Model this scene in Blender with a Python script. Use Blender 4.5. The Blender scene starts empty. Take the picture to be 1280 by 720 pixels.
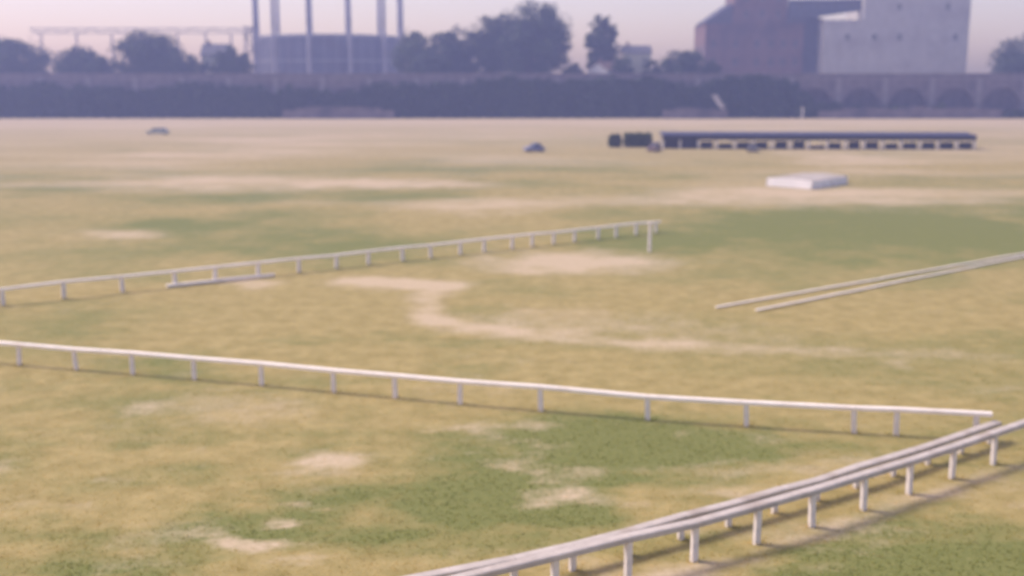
import bpy, bmesh, math, random
import numpy as np
from mathutils import Vector, Matrix

random.seed(7)
S = bpy.context.scene
COL = S.collection
R = math.radians

# ------------------------------------------------------------------ camera
CAM_H = 13.5
cd = bpy.data.cameras.new('camera'); cam = bpy.data.objects.new('camera', cd); COL.objects.link(cam)
cam.location = (0, 0, CAM_H); cam.rotation_euler = (R(90 - 10.913), 0, 0)
cd.sensor_width = 36; cd.lens = 36 * 1390 / 1280
cd.clip_start = 0.5; cd.clip_end = 6000
cd.dof.use_dof = True; cd.dof.focus_distance = 15.0; cd.dof.aperture_fstop = 0.46
S.camera = cam

# ------------------------------------------------------------------ sky, sun, exposure
SUN_EL, SUN_AZ = 50.0, -74.0          # degrees; azimuth measured from +Y towards +X (the sun stands to the left)
w = bpy.data.worlds.new('World'); S.world = w; w.use_nodes = True
nt = w.node_tree; nt.nodes.clear()
sky = nt.nodes.new('ShaderNodeTexSky'); sky.sky_type = 'NISHITA'; sky.sun_disc = False
sky.sun_elevation = R(SUN_EL); sky.sun_rotation = R(SUN_AZ)
sky.air_density = 1.0; sky.dust_density = 1.6; sky.ozone_density = 1.0; sky.altitude = 10
tint = nt.nodes.new('ShaderNodeMix'); tint.data_type = 'RGBA'; tint.blend_type = 'MULTIPLY'
tint.inputs['Factor'].default_value = 1.0
tint.inputs['B'].default_value = (1.0, 0.765, 0.69, 1)      # faint rose cast of the hazy sky
bg = nt.nodes.new('ShaderNodeBackground'); bg.inputs['Strength'].default_value = 0.14
wo = nt.nodes.new('ShaderNodeOutputWorld')
nt.links.new(sky.outputs[0], tint.inputs['A']); nt.links.new(tint.outputs['Result'], bg.inputs['Color'])
nt.links.new(bg.outputs[0], wo.inputs['Surface'])
sl = bpy.data.lights.new('sun', 'SUN'); so = bpy.data.objects.new('sun', sl); COL.objects.link(so)
sl.energy = 1.6; sl.angle = R(16.0); sl.color = (1.0, 0.92, 0.80)
sd = Vector((math.sin(R(SUN_AZ)) * math.cos(R(SUN_EL)), math.cos(R(SUN_AZ)) * math.cos(R(SUN_EL)), math.sin(R(SUN_EL))))
so.rotation_euler = sd.to_track_quat('Z', 'Y').to_euler(); so.location = (-60, 30, 90)
S.view_settings.view_transform = 'Standard'; S.view_settings.look = 'None'
S.view_settings.exposure = 1.14; S.view_settings.gamma = 1.0; S.view_settings.use_curve_mapping = False
S.render.engine = 'CYCLES'
S.cycles.max_bounces = 6; S.cycles.volume_bounces = 0; S.cycles.use_denoising = True

# ------------------------------------------------------------------ helpers
def tag(o, label=None, cat=None, group=None, kind=None):
    if label: o['label'] = label
    if cat: o['category'] = cat
    if group: o['group'] = group
    if kind: o['kind'] = kind
    return o

def mat(name, col, var=0.15, scale=3.0, rough=0.8, spec=0.3, metal=0.0, stain=None, bump=0.0, coat=0.0):
    m = bpy.data.materials.new(name); m.use_nodes = True
    n = m.node_tree.nodes; l = m.node_tree.links; b = n['Principled BSDF']
    tc = n.new('ShaderNodeTexCoord'); nz = n.new('ShaderNodeTexNoise')
    nz.inputs['Scale'].default_value = scale; nz.inputs['Detail'].default_value = 5
    l.new(tc.outputs['Object'], nz.inputs['Vector'])
    rp = n.new('ShaderNodeValToRGB'); rp.color_ramp.elements[0].position = 0.3; rp.color_ramp.elements[1].position = 0.7
    rp.color_ramp.elements[0].color = (*[c * (1 - var) for c in col], 1)
    rp.color_ramp.elements[1].color = (*[min(1, c * (1 + var)) for c in col], 1)
    l.new(nz.outputs['Fac'], rp.inputs['Fac']); out = rp.outputs['Color']
    if stain:
        n2 = n.new('ShaderNodeTexNoise'); n2.inputs['Scale'].default_value = scale * 0.35; n2.inputs['Detail'].default_value = 8
        l.new(tc.outputs['Object'], n2.inputs['Vector'])
        r2 = n.new('ShaderNodeMapRange'); r2.inputs['From Min'].default_value = 0.52; r2.inputs['From Max'].default_value = 0.7
        l.new(n2.outputs['Fac'], r2.inputs['Value'])
        mx = n.new('ShaderNodeMix'); mx.data_type = 'RGBA'; l.new(r2.outputs['Result'], mx.inputs['Factor'])
        l.new(out, mx.inputs['A']); mx.inputs['B'].default_value = (*stain, 1); out = mx.outputs['Result']
    l.new(out, b.inputs['Base Color'])
    b.inputs['Roughness'].default_value = rough; b.inputs['Metallic'].default_value = metal
    b.inputs['Specular IOR Level'].default_value = spec; b.inputs['Coat Weight'].default_value = coat
    if bump:
        bp = n.new('ShaderNodeBump'); bp.inputs['Strength'].default_value = bump
        l.new(nz.outputs['Fac'], bp.inputs['Height']); l.new(bp.outputs['Normal'], b.inputs['Normal'])
    return m

M = {}
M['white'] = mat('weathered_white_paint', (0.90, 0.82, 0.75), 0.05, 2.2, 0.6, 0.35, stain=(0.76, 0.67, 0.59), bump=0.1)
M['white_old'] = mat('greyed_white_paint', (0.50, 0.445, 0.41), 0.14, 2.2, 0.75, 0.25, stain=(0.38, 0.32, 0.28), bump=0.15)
M['post'] = mat('dull_white_post_paint', (0.76, 0.70, 0.67), 0.10, 3.0, 0.65, 0.3, stain=(0.52, 0.45, 0.38), bump=0.1)
M['canvas'] = mat('white_canvas', (0.80, 0.78, 0.80), 0.05, 0.9, 0.8, 0.2, bump=0.25)
M['canvas_top'] = mat('soiled_canvas', (0.50, 0.45, 0.42), 0.12, 0.7, 0.85, 0.2, stain=(0.40, 0.36, 0.32), bump=0.25)
M['rope'] = mat('pale_rope', (0.45, 0.40, 0.32), 0.2, 8, 0.9)
M['stone'] = mat('sooty_sandstone', (0.20, 0.165, 0.17), 0.25, 0.35, 0.9, 0.15, stain=(0.10, 0.09, 0.10), bump=0.3)
M['arch_shade'] = mat('arch_shade_tone', (0.13, 0.11, 0.115), 0.3, 0.4, 0.9, 0.15, bump=0.2)  # dark tone that stands for the shade inside the viaduct arches
M['stone_light'] = mat('dressed_sandstone', (0.27, 0.235, 0.24), 0.2, 0.4, 0.9, 0.15, stain=(0.15, 0.13, 0.13), bump=0.2)
M['brick'] = mat('old_red_brick', (0.20, 0.125, 0.118), 0.2, 0.25, 0.9, 0.15, stain=(0.105, 0.08, 0.085), bump=0.2)
M['pale_wall'] = mat('pale_cement_render', (0.52, 0.49, 0.46), 0.10, 0.3, 0.9, 0.15, stain=(0.40, 0.37, 0.35), bump=0.1)
M['dark_sheet'] = mat('dark_blue_grey_sheeting', (0.085, 0.09, 0.12), 0.2, 0.6, 0.6, 0.4)
M['slate'] = mat('slate_roof', (0.11, 0.105, 0.13), 0.2, 0.8, 0.7, 0.3)
M['tile'] = mat('brown_tile_roof', (0.21, 0.13, 0.10), 0.2, 0.8, 0.85)
M['glass'] = mat('window_glass', (0.09, 0.09, 0.10), 0.1, 1, 0.12, 0.6)
M['steel'] = mat('painted_gasholder_steel', (0.34, 0.32, 0.36), 0.12, 0.3, 0.55, 0.4, stain=(0.18, 0.15, 0.15))
M['bell'] = mat('gasholder_bell_paint', (0.105, 0.11, 0.15), 0.15, 0.15, 0.6, 0.4, stain=(0.10, 0.085, 0.10))
M['shed_roof'] = mat('dark_felt_roof', (0.065, 0.07, 0.13), 0.2, 0.8, 0.75, 0.3)
M['fascia'] = mat('blue_painted_board', (0.10, 0.11, 0.22), 0.12, 1.2, 0.6, 0.3)
M['tarred'] = mat('tarred_boards', (0.045, 0.045, 0.055), 0.25, 1.5, 0.8, 0.25)
M['house_white'] = mat('white_limewash', (0.78, 0.75, 0.72), 0.05, 0.6, 0.85)
M['house_cream'] = mat('cream_limewash', (0.60, 0.55, 0.40), 0.08, 0.6, 0.85)
M['bark'] = mat('bark', (0.10, 0.075, 0.055), 0.3, 2.0, 0.95, bump=0.4)
M['rubber'] = mat('tyre_rubber', (0.02, 0.02, 0.02), 0.2, 5, 0.85)
M['chrome'] = mat('chrome', (0.6, 0.6, 0.62), 0.05, 5, 0.2, 0.5, metal=1.0)
M['lamp'] = mat('headlamp_glass', (0.7, 0.7, 0.7), 0.05, 5, 0.1, 0.6)
M['car_blue'] = mat('mid_blue_car_paint', (0.13, 0.16, 0.34), 0.05, 1, 0.3, 0.5, coat=0.6)
M['car_maroon'] = mat('maroon_car_paint', (0.11, 0.035, 0.05), 0.05, 1, 0.3, 0.5, coat=0.6)
M['car_dark'] = mat('dark_grey_car_paint', (0.06, 0.055, 0.065), 0.05, 1, 0.3, 0.5, coat=0.6)
M['car_green'] = mat('grey_green_car_paint', (0.40, 0.44, 0.38), 0.05, 1, 0.3, 0.5, coat=0.6)

class MB:
    def __init__(self): self.v = []; self.f = []
    def add(self, vs, fs):
        o = len(self.v); self.v += [tuple(p) for p in vs]; self.f += [tuple(i + o for i in f) for f in fs]; return self
    def box(self, x0, x1, y0, y1, z0, z1):
        return self.add([(x0,y0,z0),(x1,y0,z0),(x1,y1,z0),(x0,y1,z0),(x0,y0,z1),(x1,y0,z1),(x1,y1,z1),(x0,y1,z1)],
                        [(0,3,2,1),(4,5,6,7),(0,1,5,4),(1,2,6,5),(2,3,7,6),(3,0,4,7)])
    def loft(self, rings, cap=True):
        n = len(rings[0]); vs = [p for r in rings for p in r]; fs = []
        for k in range(len(rings) - 1):
            for i in range(n):
                j = (i + 1) % n; fs.append((k*n+i, k*n+j, (k+1)*n+j, (k+1)*n+i))
        if cap: fs.append(tuple(range(n))[::-1]); fs.append(tuple(range((len(rings)-1)*n, len(rings)*n)))
        return self.add(vs, fs)
    def tube(self, pts, rad, n=8):
        rings = []
        for k, p in enumerate(pts):
            p = Vector(p); a = Vector(pts[max(0, k-1)]); b = Vector(pts[min(len(pts)-1, k+1)])
            t = (b - a).normalized(); u = t.cross(Vector((0,0,1)) if abs(t.z) < 0.9 else Vector((0,1,0))).normalized(); v = u.cross(t)
            r = rad[k] if isinstance(rad, (list, tuple)) else rad
            rings.append([p + (u*math.cos(2*math.pi*i/n) + v*math.sin(2*math.pi*i/n)) * r for i in range(n)])
        return self.loft(rings)
    def disc(self, c, axis, r, th, n=16):
        c = Vector(c); a = Vector(axis).normalized(); return self.tube([c - a*th/2, c + a*th/2], r, n)
    def build(self, name, m, parent=None, smooth=False, bevel=0.0):
        me = bpy.data.meshes.new(name); me.from_pydata(self.v, [], self.f); me.update()
        bm = bmesh.new(); bm.from_mesh(me)
        if bevel: bmesh.ops.bevel(bm, geom=bm.edges[:], offset=bevel, segments=2, affect='EDGES', clamp_overlap=True)
        bmesh.ops.recalc_face_normals(bm, faces=bm.faces[:]); bm.to_mesh(me); bm.free()
        me.materials.append(M[m] if isinstance(m, str) else m)
        if smooth: me.shade_smooth()
        o = bpy.data.objects.new(name, me); COL.objects.link(o); o.parent = parent
        return o

def empty(name, loc=(0,0,0), rz=0.0, scale=1.0):
    o = bpy.data.objects.new(name, None); COL.objects.link(o)
    o.location = loc; o.rotation_euler = (0, 0, rz); o.scale = (scale,)*3; o.empty_display_size = 0.2
    return o

def share(o, name, parent, loc, rot=(0,0,0)):
    c = o.copy(); c.name = name; COL.objects.link(c); c.parent = parent; c.location = loc; c.rotation_euler = rot; return c

# ------------------------------------------------------------------ the racecourse turf
rng = np.random.default_rng(3)
def vnoise(x, y, seed):
    xi = np.floor(x).astype(np.int64); yi = np.floor(y).astype(np.int64); fx = x - xi; fy = y - yi
    fx = fx*fx*(3-2*fx); fy = fy*fy*(3-2*fy)
    def h(a, b):
        n = (a*374761393 + b*668265263 + seed*974634777) & 0xFFFFFFFF
        n = ((n ^ (n >> 13)) * 1274126177) & 0xFFFFFFFF
        return ((n ^ (n >> 16)) & 0xFFFF) / 65535.0
    return (h(xi,yi)*(1-fx) + h(xi+1,yi)*fx)*(1-fy) + (h(xi,yi+1)*(1-fx) + h(xi+1,yi+1)*fx)*fy
def fbm(x, y, seed, o=4):
    s = 0; a = 0.5; t = 0
    for k in range(o): s = s + a*vnoise(x*2**k + 17.3*k, y*2**k - 9.1*k, seed + k); t += a; a *= 0.55
    return s / t

# lush and worn areas of the turf: centre x, centre y, half width, half depth (metres), strength
LUSH = [(-21.6,92.9,13.7,17.0,.5),(27.0,95.6,19.0,19.1,.72),(29.8,101.4,14.5,10.5,.4),(-2.2,33.9,4.2,2.56,.8),(4.3,39.6,4.3,3.4,1),(7.4,38.6,3.3,1.75,.4),
 (-17.3,50.6,3.4,1.96,.45),(-9.4,32.1,2.1,.92,.5),(-9.9,29.0,3.0,.9,.6),(12.2,28.6,5.6,3.9,1.3),(-1.7,64.6,2.1,2.3,.5),(-9.8,56.4,3.5,1.8,.4),
 (-33,122.7,14.5,8,.4),(-1,140.4,15.1,11.5,.5),(-20.3,122.8,14.1,6,.4),(-1.2,39.9,3.6,.93,.3),(10.6,91.5,6.6,6.8,.5),(-32.9,99.5,5.7,8.5,.4),
 (-18,84.2,13.1,6.7,.25),(2.0,32.8,2.0,2.9,.3),(13.5,31.2,4.6,2.0,1.0),(10,28.3,3.2,1.9,.8),(52,100,26,16,.7),(-50,60,14,8,.4)]
WORN = [(4.4,80.1,7.3,5.2,1.1),(-7.6,30.6,1.5,.8,1.1),(-6.1,36.9,1.8,1.36,.9),(-.3,36.9,1.0,.56,.7),(-.9,41.2,1.9,.84,.5),(-12.6,35.7,2.0,1.13,.6),
 (-6.6,33,.6,.39,.9),(-33.9,137.1,20.1,10,.7),(-12.9,138.7,12,6.1,.8),(-33.6,94.1,3.9,2.6,.7),(-3.3,113.8,9.8,8.3,.6),(29.1,123.2,29.1,11.3,.6),
 (1.6,34.8,2.1,1.07,.6),(10.1,37.2,3.4,1.8,.55),(-17.4,72.4,2.0,1.6,.8),(-48.6,201.3,21.2,45,.4),(-11.7,44.1,4.4,2.2,.45),(2.8,33.9,2.8,1.0,.3),
 (7.3,34.8,2.2,.9,.4),(52.9,175.8,9.3,20,.5),(-7.4,72,3.7,2,.9),(-6.9,35,2.1,.73,.3),(3.5,61,6.5,3.2,.4),(12,58,6,2.5,.25),(-2,46.5,3,.8,.3)]
TRACK = [(-11.15,72.54),(-7.4,72.25),(-4.65,70.56),(-5.3,66.91),(-5.11,63.15),(-3.99,60.18),(-1.72,58.22),(2.09,56.55),(6.51,54.98),(12.35,53.81),(19.58,52.85),(30,51.4)]
RAILFOOT = [(0.2,26.1),(5.1,28.7),(9.1,31.2),(13.0,33.9),(20,38.8)]
def seg_dist(x, y, pts):
    d = np.full(x.shape, 1e9)
    for (ax, ay), (bx, by) in zip(pts[:-1], pts[1:]):
        ux, uy = bx-ax, by-ay; t = np.clip(((x-ax)*ux + (y-ay)*uy)/(ux*ux+uy*uy), 0, 1)
        d = np.minimum(d, np.hypot(x-ax-t*ux, y-ay-t*uy))
    return d
def turf(x, y):
    sc = np.clip(y/45.0, 0.7, 5)                        # patches of all sizes
    wx = x + (fbm(x*.35, y*.35, 11) - .5)*3.2*sc**.5; wy = y + (fbm(x*.3, y*.3, 23) - .5)*3.0*sc**.7
    w2 = np.clip(1.4 - y/120, .4, 1.2); wx = wx + (fbm(x*.9, y*1.6, 13, 3)-.5)*2.6*w2; wy = wy + (fbm(x*.9, y*1.6, 29, 3)-.5)*1.5*w2
    lush = np.zeros(x.shape); worn = np.zeros(x.shape)
    for cx, cy, rx, ry, s in LUSH: lush += s*np.exp(-(((wx-cx)/rx)**2 + ((wy-cy)/ry)**2)**1.3)
    for cx, cy, rx, ry, s in WORN: worn += s*np.exp(-(((wx-cx)/rx)**2 + ((wy-cy)/ry)**2)**1.5)
    td = seg_dist(x + (fbm(x*.6, y*.4, 31)-.5)*1.2, y + (fbm(x*.6, y*.4, 37)-.5)*2.2, TRACK)
    worn += .8*np.exp(-(td/(.8+1.3*fbm(x*.25, y*.25, 33)))**2)*(.35+1.2*fbm(x*.5, y*.8, 35))*np.clip(1.25 - np.clip(x, 0, 30)/26, .3, 1)
    rd = seg_dist(x + (fbm(x, y, 41)-.5)*.8, y + (fbm(x, y, 43)-.5)*.8, RAILFOOT)
    worn += .5*np.exp(-(rd/.42)**2)
    n1 = fbm(x*.13, y*.10, 51); n2 = fbm(x*.45, y*.45, 57); n3 = fbm(x*1.1, y*1.9, 61, 3)
    near = np.clip((60-y)/25, 0, 1)
    lush = np.clip(lush*(.55+.9*n2) + (n1-.47)*1.5 + (n2-.5)*.7*(.5+near) + (n3-.5)*.55, 0, 1.2)
    worn = np.clip(worn*(.5+n2) + np.clip(n2-.6, 0, 1)*1.2*(.5+near) + (n3-.5)*.4, 0, 1.2)
    fs_ = np.clip((y-70)/60, 0, 1); st1 = fbm(x*.018, y*.075, 81, 4); st2 = fbm(x*.03, y*.11, 87, 4)
    lush = np.clip(lush + fs_*(st1-.48)*1.9, 0, 1.2); worn = np.clip(worn + fs_*(st2-.5)*1.3, 0, 1.2)
    nf = np.clip((44-y)/6, 0, 1); s3 = fbm(x*.15, y*.42, 101, 5); s4 = fbm(x*.2, y*.6, 107, 5)
    lush = np.clip(lush + nf*((s3-.5)*2.6+.16), 0, 1.15); worn = np.clip(worn + nf*(s4-.56)*1.7*(s3<.9), 0, 1.2)
    mf = np.clip((y-44)/4, 0, 1)*np.clip((80-y)/10, 0, 1); s5 = fbm(x*.09, y*.2, 111, 5); lush = np.clip(lush + mf*(s5-.46)*1.5, 0, 1.1)
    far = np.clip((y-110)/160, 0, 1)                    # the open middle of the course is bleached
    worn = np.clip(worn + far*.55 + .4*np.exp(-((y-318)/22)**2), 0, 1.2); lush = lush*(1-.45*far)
    return lush, worn

gm = bpy.data.materials.new('turf'); gm.use_nodes = True
n = gm.node_tree.nodes; l = gm.node_tree.links; b = n['Principled BSDF']
def attr(nm):
    a = n.new('ShaderNodeAttribute'); a.attribute_name = nm; return a.outputs['Fac']
def mixc(f, A, B):
    m_ = n.new('ShaderNodeMix'); m_.data_type = 'RGBA'; l.new(f, m_.inputs['Factor'])
    for s, v in (('A', A), ('B', B)):
        if isinstance(v, tuple): m_.inputs[s].default_value = (*v, 1)
        else: l.new(v, m_.inputs[s])
    return m_.outputs['Result']
tc = n.new('ShaderNodeTexCoord')
def noise(sc, det=6, rough=.65):
    z = n.new('ShaderNodeTexNoise'); z.inputs['Scale'].default_value = sc; z.inputs['Detail'].default_value = det
    z.inputs['Roughness'].default_value = rough; l.new(tc.outputs['Object'], z.inputs['Vector']); return z.outputs['Fac']
def rng_(v, a, b_, c=0., d_=1.):
    r = n.new('ShaderNodeMapRange'); l.new(v, r.inputs['Value']); r.inputs['From Min'].default_value = a; r.inputs['From Max'].default_value = b_
    r.inputs['To Min'].default_value = c; r.inputs['To Max'].default_value = d_; return r.outputs['Result']
fine = noise(5.0); mid = noise(.9)
dry = mixc(rng_(mid, .35, .65), (.285, .230, .086), (.40, .318, .140))
green = mixc(rng_(fine, .3, .7), (.138, .158, .046), (.212, .215, .072))
def madd(a, b_, k):
    m1 = n.new('ShaderNodeMath'); m1.operation = 'MULTIPLY_ADD'; l.new(b_, m1.inputs[0]); m1.inputs[1].default_value = k; m1.inputs[2].default_value = -.5*k
    m2 = n.new('ShaderNodeMath'); m2.operation = 'ADD'; l.new(a, m2.inputs[0]); l.new(m1.outputs[0], m2.inputs[1]); return m2.outputs[0]
c1 = mixc(rng_(madd(madd(attr('lush'), noise(2.1, 6, .7), 1.0), fine, .5), .0, .95), dry, green)
bare = mixc(rng_(fine, .3, .7), (.46, .36, .235), (.60, .48, .34))
c2 = mixc(rng_(madd(madd(attr('worn'), noise(1.6, 7, .72), .9), fine, .5), .14, .95, 0, .9), c1, bare)
c3 = mixc(rng_(noise(9.0, 5), .25, .5, .13, 0), c2, (.13, .11, .05))
l.new(c3, b.inputs['Base Color']); b.inputs['Roughness'].default_value = .95; b.inputs['Specular IOR Level'].default_value = .1
bp = n.new('ShaderNodeBump'); bp.inputs['Strength'].default_value = .35; bp.inputs['Distance'].default_value = .05
l.new(fine, bp.inputs['Height']); l.new(bp.outputs['Normal'], b.inputs['Normal'])

def set_turf(me, x, y):
    lu, wo_ = turf(x, y)
    for nm, a in (('lush', lu), ('worn', wo_)):
        at = me.attributes.new(nm, 'FLOAT', 'POINT'); at.data.foreach_set('value', a.astype(np.float32))

ys = [-60., -20., 5., 14.]
while ys[-1] < 380: ys.append(ys[-1] + max(.16, ys[-1]*.0068))
ys += [400, 430, 470, 520, 560, 620]
u = np.linspace(-1, 1, 421); xs = np.sinh(u*4.2)/np.sinh(4.2)*900*.5 + u*45; xs[0] = -520; xs[-1] = 520
ys = np.array(ys); X, Y = np.meshgrid(xs, ys)
Zg = (fbm(X*.12, Y*.12, 71) - .5)*.10*np.clip((Y-20)/20, 0, 1)*np.clip((330-Y)/30, 0, 1)
def ground_z(x, y):
    x = np.atleast_1d(np.asarray(x, float)); y = np.atleast_1d(np.asarray(y, float))
    return ((fbm(x*.12, y*.12, 71) - .5)*.10*np.clip((y-20)/20, 0, 1)*np.clip((330-y)/30, 0, 1))
ny, nx = X.shape
vs = np.stack([X.ravel(), Y.ravel(), Zg.ravel()], 1)
ii = np.arange(ny*nx).reshape(ny, nx)
fs = np.stack([ii[:-1,:-1].ravel(), ii[:-1,1:].ravel(), ii[1:,1:].ravel(), ii[1:,:-1].ravel()], 1)
me = bpy.data.meshes.new('ground'); me.from_pydata(vs.tolist(), [], fs.tolist()); me.shade_smooth()
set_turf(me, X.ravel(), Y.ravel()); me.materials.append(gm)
ground = bpy.data.objects.new('ground', me); COL.objects.link(ground); tag(ground, kind='structure')

# tufts of grass in the nearer turf
N = 44000
gy = 24 + (rng.random(N)**1.8)*46; gx = (rng.random(N)*2-1)*(gy*.52)
lu, wo_ = turf(gx, gy); keep = rng.random(N) < np.clip(1.0 - wo_*1.1, .08, 1); gx, gy, lu = gx[keep], gy[keep], lu[keep]
gz = ground_z(gx, gy); V = []; P = []
for k in range(3):
    a = rng.random(len(gx))*6.283; hh = .015 + .03*rng.random(len(gx))*(.5+lu); wd = .012 + .02*rng.random(len(gx))
    dx, dy = np.cos(a), np.sin(a); ox, oy = rng.normal(0, .03, len(gx)), rng.normal(0, .03, len(gx))
    bx, by = gx+ox, gy+oy; le = hh*rng.normal(0, 1.5, len(gx))
    V.append(np.stack([np.stack([bx-dx*wd, by-dy*wd, gz-.005], 1), np.stack([bx+dx*wd, by+dy*wd, gz-.005], 1), np.stack([bx-dy*le, by+dx*le, gz+hh], 1)], 1).reshape(-1, 3))
V = np.concatenate(V); me = bpy.data.meshes.new('grass'); me.from_pydata(V.tolist(), [], np.arange(len(V)).reshape(-1, 3).tolist())
set_turf(me, V[:,0], V[:,1]); 
tm = gm.copy(); tm.name = 'grass_blades'; tn = tm.node_tree.nodes; tl = tm.node_tree.links
src = tn['Principled BSDF'].inputs['Base Color'].links[0].from_socket
df = tn.new('ShaderNodeBsdfDiffuse'); tr_ = tn.new('ShaderNodeBsdfTranslucent'); ms = tn.new('ShaderNodeMixShader')
bm_ = tn.new('ShaderNodeMix'); bm_.data_type = 'RGBA'; bm_.blend_type = 'MULTIPLY'; bm_.inputs['Factor'].default_value = 1; bm_.inputs['B'].default_value = (1.75, 1.7, 1.5, 1)
tl.new(src, bm_.inputs['A']); src = bm_.outputs['Result']
tl.new(src, df.inputs['Color']); tl.new(src, tr_.inputs['Color']); tl.new(df.outputs[0], ms.inputs[1]); tl.new(tr_.outputs[0], ms.inputs[2])
tl.new(ms.outputs[0], tn['Material Output'].inputs['Surface']); me.materials.append(tm)
g_ = bpy.data.objects.new('grass', me); COL.objects.link(g_)
tag(g_, 'short tufted grass on the nearer turf', 'grass', kind='stuff')

# ------------------------------------------------------------------ running rails
post_proto = {}
def post_mesh(wd, th, ht, m):
    key = (wd, th, ht, m)
    if key not in post_proto:
        mb = MB(); mb.box(-wd/2, wd/2, -th/2, th/2, -.15, ht); o = mb.build('post', m, None, bevel=.012)
        post_proto[key] = o.data; bpy.data.objects.remove(o)
    return post_proto[key]
def rail_piece(mb, p0, p1, wd, ht, gap=.004):
    p0, p1 = Vector(p0), Vector(p1); t = (p1-p0).normalized(); s = Vector((t.y, -t.x, 0)).normalized()
    pr = [(-.5,-.40),(-.44,-.5),(.44,-.5),(.5,-.40),(.5,.30),(.40,.46),(.15,.5),(-.15,.5),(-.40,.46),(-.5,.30)]
    rings = [[p + s*(a*wd) + Vector((0,0,b_*ht)) for a, b_ in pr] for p in (p0 + t*gap, p1 - t*gap)]
    mb.loft(rings)
def running_rail(name, label, posts, top, rw, rh, pw, pt, m_rail, m_post, cat='rail fence', group=None, bays=2, zj=0.020, ends=(0.5, 0.5)):
    root = empty(name, (posts[0][0], posts[0][1], 0)); tag(root, label, cat, group)
    o0 = Vector(root.location); pv = [Vector((x, y, 0)) for x, y in posts]
    for i, p in enumerate(pv):
        a = pv[max(0, i-1)]; c = pv[min(len(pv)-1, i+1)]; ang = math.atan2(c.y-a.y, c.x-a.x)
        o = bpy.data.objects.new('post', post_mesh(pw, pt, top - rh*.7, m_post)); COL.objects.link(o); o.parent = root
        o.location = p - o0; o.rotation_euler = (random.gauss(0, .02), random.gauss(0, .03), ang + random.gauss(0, .05))
    ext = [pv[0] - (pv[1]-pv[0]).normalized()*ends[0]] + pv[1:-1] + [pv[-1] + (pv[-1]-pv[-2]).normalized()*ends[1]]
    zz = [top - rh/2 + random.gauss(0, zj) for _ in ext]; i = 0
    while i < len(ext)-1:
        j = min(i + bays, len(ext)-1); mb = MB()
        for k in range(i, j):
            rail_piece(mb, ext[k]-o0+Vector((0,0,zz[k])), ext[k+1]-o0+Vector((0,0,zz[k+1])), rw, rh, .003 if (k in (i, j-1)) else 0)
        mb.build('rail', m_rail, root, smooth=False); i = j
    return root

mid_posts = [(-35.2,54.2),(-32.2,53.3),(-29.2,52.5),(-26.2,51.6),(-23.2,50.75),(-20.2,49.9),(-17.3,49.08),(-14.25,48.21),(-11.03,47.30),(-7.68,46.18),(-4.94,45.33),(-2.16,44.41),(1.17,43.45),(5.37,42.25),(9.12,41.45),(13.05,40.62),(14.57,40.36),(17.4,39.9)]
running_rail('running_rail', 'bright white running rail on short posts crossing the whole turf in the middle', mid_posts, 1.10, .26, .16, .20, .13, 'white', 'post', group='white running rails')
far_posts = [(-41.5,56.5),(-38.7,58.5),(-35.9,60.5),(-33,62.6),(-30.2,64.6),(-27.4,66.65),(-24.51,68.69),(-21.78,70.65),(-19.61,72.21),(-17.15,73.97),(-14.73,75.70),(-12.40,77.37),(-10.33,78.86),(-8.02,80.51),(-6.07,81.91),(-3.94,83.44),(-2.15,84.72),(0,86.26),(1.59,87.40),(3.34,88.66),(5.09,89.91),(7.16,91.39),(8.72,92.51),(10.53,93.81),(12.40,95.15)]
running_rail('running_rail', 'thin white running rail receding from the left edge to the tall white post', far_posts, 1.06, .24, .16, .25, .15, 'white', 'post', group='white running rails')
a_posts = [(-5.1,23.6),(-2.95,24.9),(-.95,26.0),(1.12,27.15),(3.15,28.25),(5.13,29.35),(7.14,30.50),(9.08,31.72),(11.05,33.05),(12.96,34.40),(14.9,35.8),(16.9,37.2),(18.9,38.7),(20.9,40.3)]
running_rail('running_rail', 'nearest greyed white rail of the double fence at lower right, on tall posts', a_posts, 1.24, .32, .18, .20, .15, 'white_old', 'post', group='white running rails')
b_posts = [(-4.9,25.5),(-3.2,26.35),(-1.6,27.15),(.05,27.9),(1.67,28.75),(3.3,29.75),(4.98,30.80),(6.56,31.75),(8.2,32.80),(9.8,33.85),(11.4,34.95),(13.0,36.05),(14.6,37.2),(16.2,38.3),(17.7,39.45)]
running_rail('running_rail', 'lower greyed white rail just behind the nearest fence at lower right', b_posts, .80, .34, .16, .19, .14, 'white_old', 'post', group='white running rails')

# longer grass left standing round the post feet
P_ = np.array(mid_posts + a_posts + b_posts + far_posts); K = 46
px_ = np.repeat(P_[:,0], K); py_ = np.repeat(P_[:,1], K); m_ = len(px_)
an = rng.random(m_)*6.283; rd_ = .08 + .22*rng.random(m_)**1.5; px_ = px_ + np.cos(an)*rd_*1.5; py_ = py_ + np.sin(an)*rd_; hh = .05 + .15*rng.random(m_); an = rng.random(m_)*6.283
wd = .012; zz_ = ground_z(px_, py_); ox, oy = rng.normal(0, .05, m_), rng.normal(0, .05, m_)
V = np.stack([np.stack([px_-np.cos(an)*wd, py_-np.sin(an)*wd, zz_-.01], 1), np.stack([px_+np.cos(an)*wd, py_+np.sin(an)*wd, zz_-.01], 1), np.stack([px_+ox, py_+oy, zz_+hh], 1)], 1).reshape(-1, 3)
me = bpy.data.meshes.new('long_grass'); me.from_pydata(V.tolist(), [], np.arange(len(V)).reshape(-1, 3).tolist()); set_turf(me, V[:,0], V[:,1]); me.materials.append(tm)
g_ = bpy.data.objects.new('long_grass', me); COL.objects.link(g_); tag(g_, 'longer uncut grass round the feet of the rail posts', 'grass', kind='stuff')

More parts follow.
